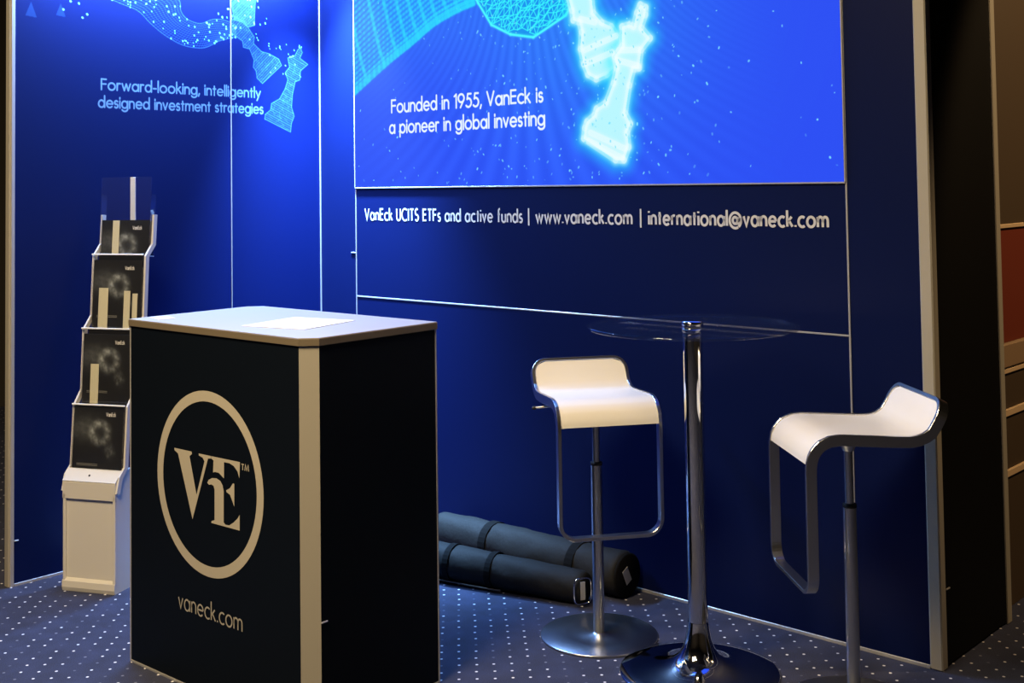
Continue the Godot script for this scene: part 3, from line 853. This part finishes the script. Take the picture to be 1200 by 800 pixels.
func build_counter() -> void:
	var W := 0.875
	var D := 0.494
	var H := 1.0668
	var t := thing("counter", "navy box counter with pale corner posts, white top and round monogram", "counter", Vector3(1.1603, 0, 1.2939), 0.0273)
	var b := Builder.new()
	var rings := []
	for r in [[0.0, 0.0015], [0.0015, 0.0], [0.0195, 0.0], [0.0215, 0.002]]:
		var pv := PackedVector3Array()
		for p in counter_outline(W + 0.008 - r[1] * 2, D + 0.008 - r[1] * 2, 0.040): pv.append(Vector3(p.x, r[0], p.y))
		rings.append(pv)
	b.loft(rings, true, false, true, false)
	var top := part(t, "countertop", b.build(), mats.edge, Vector3(0, H - 0.0225, 0))
	var b2 := Builder.new()
	var pv2 := []
	for y in [0.0, 0.0009]:
		var pv := PackedVector3Array()
		for p in counter_outline(W + 0.0035, D + 0.0035, 0.0395): pv.append(Vector3(p.x, 0.0214 + y, p.y))
		pv2.append(pv)
	b2.loft(pv2, true, false, true, false)
	part(top, "white_laminate", b2.build(), mats.white)
	var c := 0.039
	var hb := H - 0.0225
	var e := 0.006
	var front := box(t, "front_panel", Vector3(-W / 2 + e, 0.008, D / 2 - 0.014), Vector3(W / 2 - c, hb, D / 2 - 0.001), mats.counter)
	box(t, "rear_panel", Vector3(-W / 2 + c, 0.008, -D / 2 + 0.001), Vector3(W / 2 - e, hb, -D / 2 + 0.014), mats.counter)
	box(t, "side_panel", Vector3(W / 2 - 0.014, 0.008, -D / 2 + e), Vector3(W / 2 - 0.001, hb, D / 2 - c), mats.counter)
	box(t, "side_panel", Vector3(-W / 2 + 0.001, 0.008, -D / 2 + c), Vector3(-W / 2 + 0.014, hb, D / 2 - e), mats.counter)
	for sg in [1.0, -1.0]:
		var pb := Builder.new()
		var o := [Vector2(W / 2 - c, D / 2), Vector2(W / 2, D / 2 - c), Vector2(W / 2 - 0.016, D / 2 - c - 0.001), Vector2(W / 2 - c - 0.001, D / 2 - 0.016)]
		var rr := []
		for y in [0.0, hb]:
			var pv := PackedVector3Array()
			for p in o: pv.append(Vector3(p.x * sg, y, p.y * sg))
			rr.append(pv)
		pb.loft(rr, true, false, true, false)
		part(t, "corner_post", pb.build(), mats.post)
		box(t, "corner_strip", Vector3(-W / 2 * sg - (0.0 if sg > 0 else e), 0.0, D / 2 * sg - (e if sg > 0 else 0.0)), Vector3(-W / 2 * sg + (e if sg > 0 else 0.0), hb, D / 2 * sg + (0.0 if sg > 0 else e)), mats.alu)
	for k in [[Vector3(-W / 2 + e, 0, D / 2 - 0.012), Vector3(W / 2 - c, 0.0075, D / 2 + 0.001)], [Vector3(W / 2 - 0.012, 0, -D / 2 + e), Vector3(W / 2 + 0.001, 0.0075, D / 2 - c)]]:
		box(t, "base_rail", k[0], k[1], mats.alu)
	box(t, "panel_clip", Vector3(W / 2 - 0.002, 0.30, D / 2 - c - 0.022), Vector3(W / 2 + 0.003, 0.304, D / 2 - c), mats.alu)
	# monogram on the front panel
	var z := D / 2 - front.position.z + 0.0004
	var ring := []
	for i in 73: ring.append(Vector2(-0.020 + cos(TAU * i / 72.0) * 0.2465, 0.613 + sin(TAU * i / 72.0) * 0.2535))
	var at := Vector3(-front.position.x, -front.position.y, z)
	part(front, "emblem_ring", stroke_mesh([ring], 0.031), mats.vinyl, at)
	for data in [MONO_V, MONO_E, MONO_H, MONO_T]: part(front, "monogram", flat_shape(data), mats.vinyl, at)
	part(front, "trademark_sign", stroke_mesh(text_strokes("TM", 0.141, 0.175, 0.676, 0.017), 0.0032), mats.vinyl, at)
	part(front, "web_address", stroke_mesh(text_strokes("vaneck.com", -0.171, 0.140, 0.223, 0.050), 0.0050), mat("grey_vinyl", lin(0.36, 0.345, 0.31), 0.5), at)
	# things on the counter
	var sheet := thing("paper_sheet", "blank white sheet of paper lying on the counter top", "paper", Vector3(1.283, H + 0.0005, 1.310), 0.2375)
	part(sheet, "page", chamfer_box(Vector3(0.235, 0.0012, 0.245), 0.0002), mats.paper, Vector3(0, 0.0006, 0))
	var card := thing("paper_card", "small white card by the rim of the counter top", "card", Vector3(0.80, H + 0.0005, 1.478), -0.25)
	part(card, "page", chamfer_box(Vector3(0.085, 0.001, 0.055), 0.0002), mats.paper, Vector3(0, 0.0005, 0))

const TIERS = [[0.0386, 0.435, 0.0574, 0.672], [0.0975, 0.662, 0.1132, 0.949], [0.158, 0.939, 0.177, 1.226], [0.215, 1.216, 0.238, 1.523]]

func build_rack() -> void:
	var W := 0.226
	var turn := deg_to_rad(25.5)
	var origin := Vector3(-0.077, 0, 1.361)
	var t := thing("literature_stand", "pale zigzag literature stand with four clear stepped pockets beside the printed wall", "stand", origin, turn)
	var prof := [[0.0, 0.0], [0.004, 0.014], [0.002, 0.036], [-0.010, 0.046], [-0.010, 0.332], [0.0, 0.337], [0.0, 0.397], [-0.0386, 0.435], [-0.11, 0.435], [-0.11, 0.0]]
	var body := part(t, "base_box", extrude_side(prof, W), mats.rack)
	part(body, "side_rim", chamfer_box(Vector3(0.012, 0.33, 0.012), 0.003), mats.rack, Vector3(0.006, 0.19, -0.006))
	part(body, "side_rim", chamfer_box(Vector3(0.012, 0.33, 0.012), 0.003), mats.rack, Vector3(W - 0.006, 0.19, -0.006))
	part(body, "screw", lathe([[0.004, 0.0], [0.004, 0.002]], 12), mats.rubber, Vector3(W * 0.46, 0.4195, -0.018), Vector3(0.77, 0, 0))
	part(t, "top_cap", chamfer_box(Vector3(W + 0.002, 0.003, 0.052), 0.001), mats.rack, Vector3(W / 2, 0.4185, -0.0185), Vector3(0.775, 0, 0))
	part(t, "rear_foot", chamfer_box(Vector3(W, 0.07, 0.10), 0.006), mats.rack, Vector3(W / 2, 0.035, -0.17))
	part(t, "foot_plate", chamfer_box(Vector3(W, 0.012, 0.26), 0.003), mats.rack, Vector3(W / 2, 0.006, -0.23))
	# zigzag side bars
	var zz := [[0.012, 0.36], [0.028, 0.415], [0.062, 0.446], [0.080, 0.665], [0.123, 0.715], [0.137, 0.942], [0.184, 0.990], [0.199, 1.218], [0.244, 1.262], [0.254, 1.376]]
	for x in [-0.003, W + 0.003]:
		var b := Builder.new()
		var rings := []
		for i in zz.size():
			var p0: Array = zz[maxi(i - 1, 0)]
			var p1: Array = zz[mini(i + 1, zz.size() - 1)]
			var d := Vector2(p1[0] - p0[0], p1[1] - p0[1]).normalized()
			var n := Vector2(d.y, -d.x) * 0.011
			var pv := PackedVector3Array()
			for q in [[-0.004, 1.0], [0.004, 1.0], [0.004, -1.0], [-0.004, -1.0]]:
				pv.append(Vector3(x + q[0], zz[i][1] + n.y * q[1], -(zz[i][0] + n.x * q[1])))
			rings.append(pv)
		b.loft(rings, true, false, true, false)
		part(t, "side_bar", b.build(), mats.rack)
	part(t, "spine", chamfer_box(Vector3(0.022, 1.523, 0.006), 0.001), mats.rack, Vector3(W * 0.44, 0.762, -0.300))
	for i in TIERS.size():
		var s: Array = TIERS[i]
		var pk := Node3D.new()
		pk.name = "pocket"
		t.add_child(pk, true)
		pk.position = Vector3(0, s[1], -s[0])
		var lean := atan2(s[2] - s[0], s[3] - s[1])
		pk.rotation.x = -lean
		var h: float = Vector2(s[2] - s[0], s[3] - s[1]).length()
		part(pk, "front_pane", chamfer_box(Vector3(W, h, 0.003), 0.0006), mats.acrylic, Vector3(W / 2, h / 2, -0.0015))
		part(pk, "pocket_floor", chamfer_box(Vector3(W, 0.003, 0.034), 0.0006), mats.acrylic_edge, Vector3(W / 2, 0.0015, -0.02))
		var hs := minf(h, 0.24)
		for x in [0.0015, W - 0.0015]:
			part(pk, "side_pane", chamfer_box(Vector3(0.003, hs, 0.034), 0.0006), mats.acrylic, Vector3(x, hs / 2, -0.020))
		if i < 3: part(pk, "rim", chamfer_box(Vector3(W + 0.004, 0.006, 0.006), 0.001), mats.acrylic_edge, Vector3(W / 2, h, -0.0015))
		part(pk, "back_plate", chamfer_box(Vector3(W - 0.008, (h if i < 3 else 0.14), 0.002), 0.0005), mats.black, Vector3(W / 2, (h if i < 3 else 0.14) / 2, -0.038))
		for q in [[], [[0.060, 0.036, 0.150]], [[0.055, 0.042, 0.155], [0.160, 0.028, 0.145], [0.195, 0.022, 0.135]], [[0.072, 0.030, 0.135]]][i]:
			part(pk, "cream_tab", chamfer_box(Vector3(q[1], q[2], 0.0012), 0.0003), mats.tab, Vector3(q[0], q[2] / 2 + 0.004, -0.0052))
		# the brochure standing in it
		var names := ["lowest", "second lowest", "second highest", "highest"]
		var br := thing("brochure", "dark brochure with a smoky figure in the %s pocket of the literature stand" % names[i], "brochure", Vector3.ZERO, 0.0, "brochures in the literature stand")
		var bh := minf(h - 0.008, 0.232)
		var lift := 0.004
		if i > 0: bh = 0.262
		if i == 3: bh = 0.137
		var local := Transform3D(Basis(Vector3.UP, turn), origin) * Transform3D(Basis(Vector3.RIGHT, -lean), pk.position)
		br.transform = local * Transform3D(Basis(), Vector3(W / 2, lift, -0.012))
		part(br, "pages", chamfer_box(Vector3(0.216, bh, 0.007), 0.0008), mats.black, Vector3(0, bh / 2, 0))
		var st := SurfaceTool.new()
		st.begin(Mesh.PRIMITIVE_TRIANGLES)
		var v := [[-0.108, bh], [0.108, bh], [0.108, 0.0], [-0.108, 0.0]]
		for k in [0, 1, 2, 0, 2, 3]:
			st.set_normal(Vector3.BACK)
			st.set_uv(Vector2((v[k][0] + 0.108) / 0.216, (bh - v[k][1]) / 0.262))
			st.add_vertex(Vector3(v[k][0], v[k][1], 0.0038))
		part(br, "cover", st.commit(), mats.cover)

# ------------------------------------------------------------------ stools
const SEAT_PROFILE = [[0.180, 0.365], [0.180, 0.50], [0.180, 0.62], [0.180, 0.700], [0.176, 0.730], [0.163, 0.757], [0.140, 0.778], [0.110, 0.789], [0.080, 0.791], [0.0, 0.786], [-0.080, 0.781], [-0.115, 0.780], [-0.142, 0.784], [-0.163, 0.797], [-0.177, 0.818], [-0.190, 0.843], [-0.205, 0.872]]

func profile_at(s: float) -> Array:              # point (forward, height) and normal at the length s along the profile
	var left := s
	for i in SEAT_PROFILE.size() - 1:
		var a := Vector2(SEAT_PROFILE[i][0], SEAT_PROFILE[i][1])
		var b := Vector2(SEAT_PROFILE[i + 1][0], SEAT_PROFILE[i + 1][1])
		var l := a.distance_to(b)
		if left <= l or i == SEAT_PROFILE.size() - 2:
			var na := profile_normal(i)
			var nb := profile_normal(i + 1)
			var k := left / l
			return [a.lerp(b, k), na.lerp(nb, clampf(k, 0, 1)).normalized()]
		left -= l
	return []

func profile_normal(i: int) -> Vector2:
	var a: Array = SEAT_PROFILE[maxi(i - 1, 0)]
	var b: Array = SEAT_PROFILE[mini(i + 1, SEAT_PROFILE.size() - 1)]
	var d := Vector2(b[0] - a[0], b[1] - a[1]).normalized()
	return Vector2(d.y, -d.x)

func profile_length(upto: int) -> float:
	var l := 0.0
	for i in upto: l += Vector2(SEAT_PROFILE[i][0], SEAT_PROFILE[i][1]).distance_to(Vector2(SEAT_PROFILE[i + 1][0], SEAT_PROFILE[i + 1][1]))
	return l

func on_profile(lat: float, s: float, lift: float) -> Vector3:     # stool space: x to the side, z forward
	var q := profile_at(s)
	return Vector3(lat, q[0].y + q[1].y * lift, q[0].x + q[1].x * lift)

func make_stool(label: String, at: Vector3, turn: float) -> Node3D:
	var t := thing("bar_stool", label, "stool", at, turn, "bar stools at the glass table")
	var W := 0.165
	var S := profile_length(SEAT_PROFILE.size() - 1)
	var lip := profile_length(3) + 0.012
	# frame: one flat band that runs round seat, back, front rails and footrest
	var loop := []
	var r0 := 0.05
	var corner := func(cx: float, cy: float, a0: float, rad: float) -> void:
		for k in 9:
			var a := deg_to_rad(a0 + 90.0 * k / 8.0)
			loop.append(Vector2(cx + cos(a) * rad, cy + sin(a) * rad))
	for k in 3: loop.append(Vector2(lerpf(-W + r0 * 1.2, W - r0 * 1.2, (k + 0.5) / 3.0), 0.0))
	corner.call(W - r0, r0, -90.0, r0)
	for k in 44: loop.append(Vector2(W, lerpf(r0, S - 0.045, (k + 0.5) / 44.0)))
	corner.call(W - 0.045, S - 0.045, 0.0, 0.045)
	for k in 3: loop.append(Vector2(lerpf(W - 0.06, -W + 0.06, (k + 0.5) / 3.0), S))
	corner.call(-W + 0.045, S - 0.045, 90.0, 0.045)
	for k in 44: loop.append(Vector2(-W, lerpf(S - 0.045, r0, (k + 0.5) / 44.0)))
	corner.call(-W + r0, r0, 180.0, r0)
	var b := Builder.new()
	var rings := []
	var n := loop.size()
	for i in n:
		var p: Vector2 = loop[i]
		var d: Vector2 = (loop[(i + 1) % n] - loop[(i - 1 + n) % n]).normalized()
		var side := Vector2(d.y, -d.x)
		var pv := PackedVector3Array()
		for q in [[-0.0045, -0.030], [0.0045, -0.030], [0.0055, -0.029], [0.0055, -0.001], [0.0045, 0.0], [-0.0045, 0.0], [-0.0055, -0.001], [-0.0055, -0.029]]:
			var e: Vector2 = p + side * q[0]
			pv.append(on_profile(e.x, e.y, q[1]))
		rings.append(pv)
	b.loft(rings, true, true, false, false)
	part(t, "frame", b.build(), mats.satin)
	# seat shell
	var sb := Builder.new()
	var top := []
	var low := []
	var steps := 44
	for i in steps + 1:
		var s := lerpf(lip, S - 0.005, float(i) / steps)
		var half := W - 0.005
		var rest := S - 0.005 - s
		if rest < 0.042: half = W - 0.005 - 0.042 + sqrt(maxf(0.042 * 0.042 - pow(0.042 - rest, 2.0), 0.0))
		var ru := PackedVector3Array()
		var rl := PackedVector3Array()
		for k in 9:
			var lat := lerpf(-half, half, k / 8.0)
			ru.append(on_profile(lat, s, -0.004)); rl.append(on_profile(lat, s, -0.016))
		top.append(ru); low.append(rl)
	for i in steps:
		for k in 8:
			sb.quad(top[i][k], top[i][k + 1], top[i + 1][k + 1], top[i + 1][k], true)
			sb.quad(low[i][k + 1], low[i][k], low[i + 1][k], low[i + 1][k + 1], true)
		sb.quad(top[i][8], low[i][8], low[i + 1][8], top[i + 1][8])
		sb.quad(low[i][0], top[i][0], top[i + 1][0], low[i + 1][0])
	for k in 8:
		sb.quad(low[0][k], low[0][k + 1], top[0][k + 1], top[0][k])
		sb.quad(top[steps][k], top[steps][k + 1], low[steps][k + 1], low[steps][k])
	part(t, "seat", sb.build(), mats.seat)
	part(t, "seat_plate", chamfer_box(Vector3(0.31, 0.008, 0.10), 0.002), mats.satin, Vector3(0, 0.762, 0))
	part(t, "neck", lathe([[0.015, 0.71], [0.022, 0.725], [0.034, 0.745], [0.034, 0.758]], 24), mats.satin)
	part(t, "upper_tube", lathe([[0.0125, 0.555], [0.0125, 0.712]], 24), mats.satin)
	part(t, "collar", lathe([[0.0185, 0.552], [0.0195, 0.554], [0.0195, 0.562], [0.014, 0.564]], 24), mats.rubber)
	part(t, "lower_tube", lathe([[0.0185, 0.007], [0.0185, 0.552]], 28), mats.satin)
	part(t, "base_plate", lathe([[0.19, 0.0], [0.1915, 0.002], [0.1915, 0.006], [0.189, 0.008], [0.10, 0.0095], [0.024, 0.011], [0.02, 0.014]], 64), mats.satin)
	var lev := part(t, "lever", tube([Vector3(-0.02, 0.748, -0.02), Vector3(-0.12, 0.742, -0.05), Vector3(-0.185, 0.735, -0.07)], 0.004), mats.satin)
	part(lev, "knob", lathe([[0.002, -0.008], [0.006, -0.005], [0.006, 0.005], [0.002, 0.008]], 12), mats.rubber, Vector3(-0.19, 0.734, -0.072), Vector3(0, 0, PI / 2))
	return t

func build_stools() -> void:
	make_stool("white-seated bar stool with steel footrest loop standing beside the black carrying bags", Vector3(1.7157, 0, 0.4355), deg_to_rad(54.0))
	make_stool("white-seated bar stool with steel footrest loop standing by the pale corner post", Vector3(2.5904, 0, 0.3882), deg_to_rad(317.4))

func build_table() -> void:
	var t := thing("bar_table", "round glass bar table on a polished chrome column between the two stools", "table", Vector3(2.128, 0, 0.472))
	part(t, "glass_top", lathe([[0.316, 0.0], [0.319, 0.0015], [0.32, 0.004], [0.319, 0.0075], [0.316, 0.009]], 72), mats.glass, Vector3(0, 1.031, 0))
	part(t, "cap", lathe([[0.033, 0.0], [0.034, 0.002], [0.034, 0.008], [0.031, 0.012], [0.012, 0.013]], 32), mats.chrome, Vector3(0, 1.0405, 0))
	part(t, "flange", lathe([[0.0302, 0.0], [0.033, 0.004], [0.034, 0.012]], 32), mats.chrome, Vector3(0, 1.0185, 0))
	part(t, "column", lathe([[0.0295, 0.15], [0.0295, 1.020]], 40), mats.chrome)
	part(t, "foot", lathe([[0.236, 0.0], [0.24, 0.002], [0.24, 0.005], [0.236, 0.008], [0.20, 0.0115], [0.15, 0.018], [0.11, 0.027], [0.08, 0.040], [0.06, 0.056], [0.047, 0.076], [0.039, 0.10], [0.0335, 0.13], [0.0305, 0.152]], 64), mats.chrome)

# ------------------------------------------------------------------ carrying bags
func bag_mesh(length: float, r0: float, r1: float, seed_: int) -> ArrayMesh:      # along +x, axis at height of the radius
	var b := Builder.new()
	var nz := FastNoiseLite.new()
	nz.seed = seed_; nz.frequency = 5.0; nz.fractal_octaves = 2
	var rings := []
	var stops := [[0.0, 0.35], [0.002, 0.8], [0.008, 0.93], [0.02, 1.0]]
	var xs := []
	for s in stops: xs.append([s[0], s[1]])
	for i in 40: xs.append([0.02 + (length - 0.04) * (i + 1) / 41.0, 1.0])
	for i in 4: xs.append([length - stops[3 - i][0], stops[3 - i][1]])
	for q in xs:
		var r := lerpf(r0, r1, q[0] / length)
		var pv := PackedVector3Array()
		for k in 28:
			var a := TAU * k / 28
			var p := Vector3(q[0], cos(a), sin(a))
			var rr: float = r * q[1] * (1.0 + 0.07 * nz.get_noise_3d(q[0] * 1.4, p.y * 0.2, p.z * 0.2))
			var y := cos(a) * rr + r
			pv.append(Vector3(q[0], maxf(y, 0.004), sin(a) * rr))
		rings.append(pv)
	b.loft(rings, true, false, true, true)
	return b.build()

func band_mesh(r: float, w: float, axis_h: float) -> ArrayMesh:
	var b := Builder.new()
	var rings := []
	for k in 29:
		var a := TAU * k / 28
		var pv := PackedVector3Array()
		for q in [[-w / 2, 0.0], [w / 2, 0.0], [w / 2, 0.004], [-w / 2, 0.004]]:
			pv.append(Vector3(q[0], maxf(axis_h + cos(a) * (r + q[1]), 0.002), sin(a) * (r + q[1])))
		rings.append(pv)
	b.loft(rings, true, false, false, false)
	return b.build()

func build_bags() -> void:
	var rear := thing("carrying_bag", "thick black padded carrying bag lying along the foot of the navy wall", "bag", Vector3(0.62, 0, 0.088), 0.0, "black carrying bags on the carpet")
	var L := 0.95
	part(rear, "body", bag_mesh(L, 0.072, 0.080, 5), mats.bag)
	for x in [0.30, 0.74]:
		part(rear, "strap", band_mesh(lerpf(0.072, 0.080, x / L) + 0.001, 0.036, lerpf(0.072, 0.080, x / L)), mats.strap, Vector3(x, 0, 0))
	part(rear, "end_cap", lathe([[0.074, 0.0], [0.077, 0.004], [0.070, 0.009], [0.02, 0.011]], 32), mats.strap, Vector3(L - 0.004, 0.080, 0), Vector3(0, 0, -PI / 2))
	part(rear, "label_patch", chamfer_box(Vector3(0.002, 0.056, 0.032), 0.0005), mats.patch, Vector3(L + 0.008, 0.082, 0.012), Vector3(0.45, 0, 0))
	var ang := atan2(0.145, 0.66)
	var front := thing("carrying_bag", "slimmer black carrying bag with a metal loop at its end, on the carpet", "bag", Vector3(0.86, 0, 0.37), ang, "black carrying bags on the carpet")
	var L2 := 0.655
	part(front, "body", bag_mesh(L2, 0.066, 0.056, 8), mats.bag)
	for x in [0.10, 0.28]:
		part(front, "strap", band_mesh(lerpf(0.066, 0.056, x / L2) + 0.001, 0.024, lerpf(0.066, 0.056, x / L2)), mats.strap, Vector3(x, 0, 0))
	var lp := []
	for k in 32:
		var a := TAU * k / 32
		var c := Vector2(cos(a), sin(a))
		var f := pow(pow(absf(c.x), 4.0) + pow(absf(c.y), 4.0), -0.25)
		lp.append(Vector3(L2 + 0.004 + c.x * f * 0.020, 0.058 + c.y * f * 0.044, 0.042 - c.x * f * 0.026))
	part(front, "metal_loop", tube(lp, 0.0028, 8, true), mats.chrome)
	part(front, "label_patch", chamfer_box(Vector3(0.003, 0.062, 0.018), 0.0005), mats.patch, Vector3(L2 + 0.004, 0.058, 0.040), Vector3(0, -0.65, 0))
	part(front, "zipper", tube([Vector3(0.05, 0.012, 0.052), Vector3(0.3, 0.010, 0.050), Vector3(0.33, 0.012, 0.05)], 0.003, 8), mat("zip", lin(0.25, 0.22, 0.18), 0.4, 0.6))
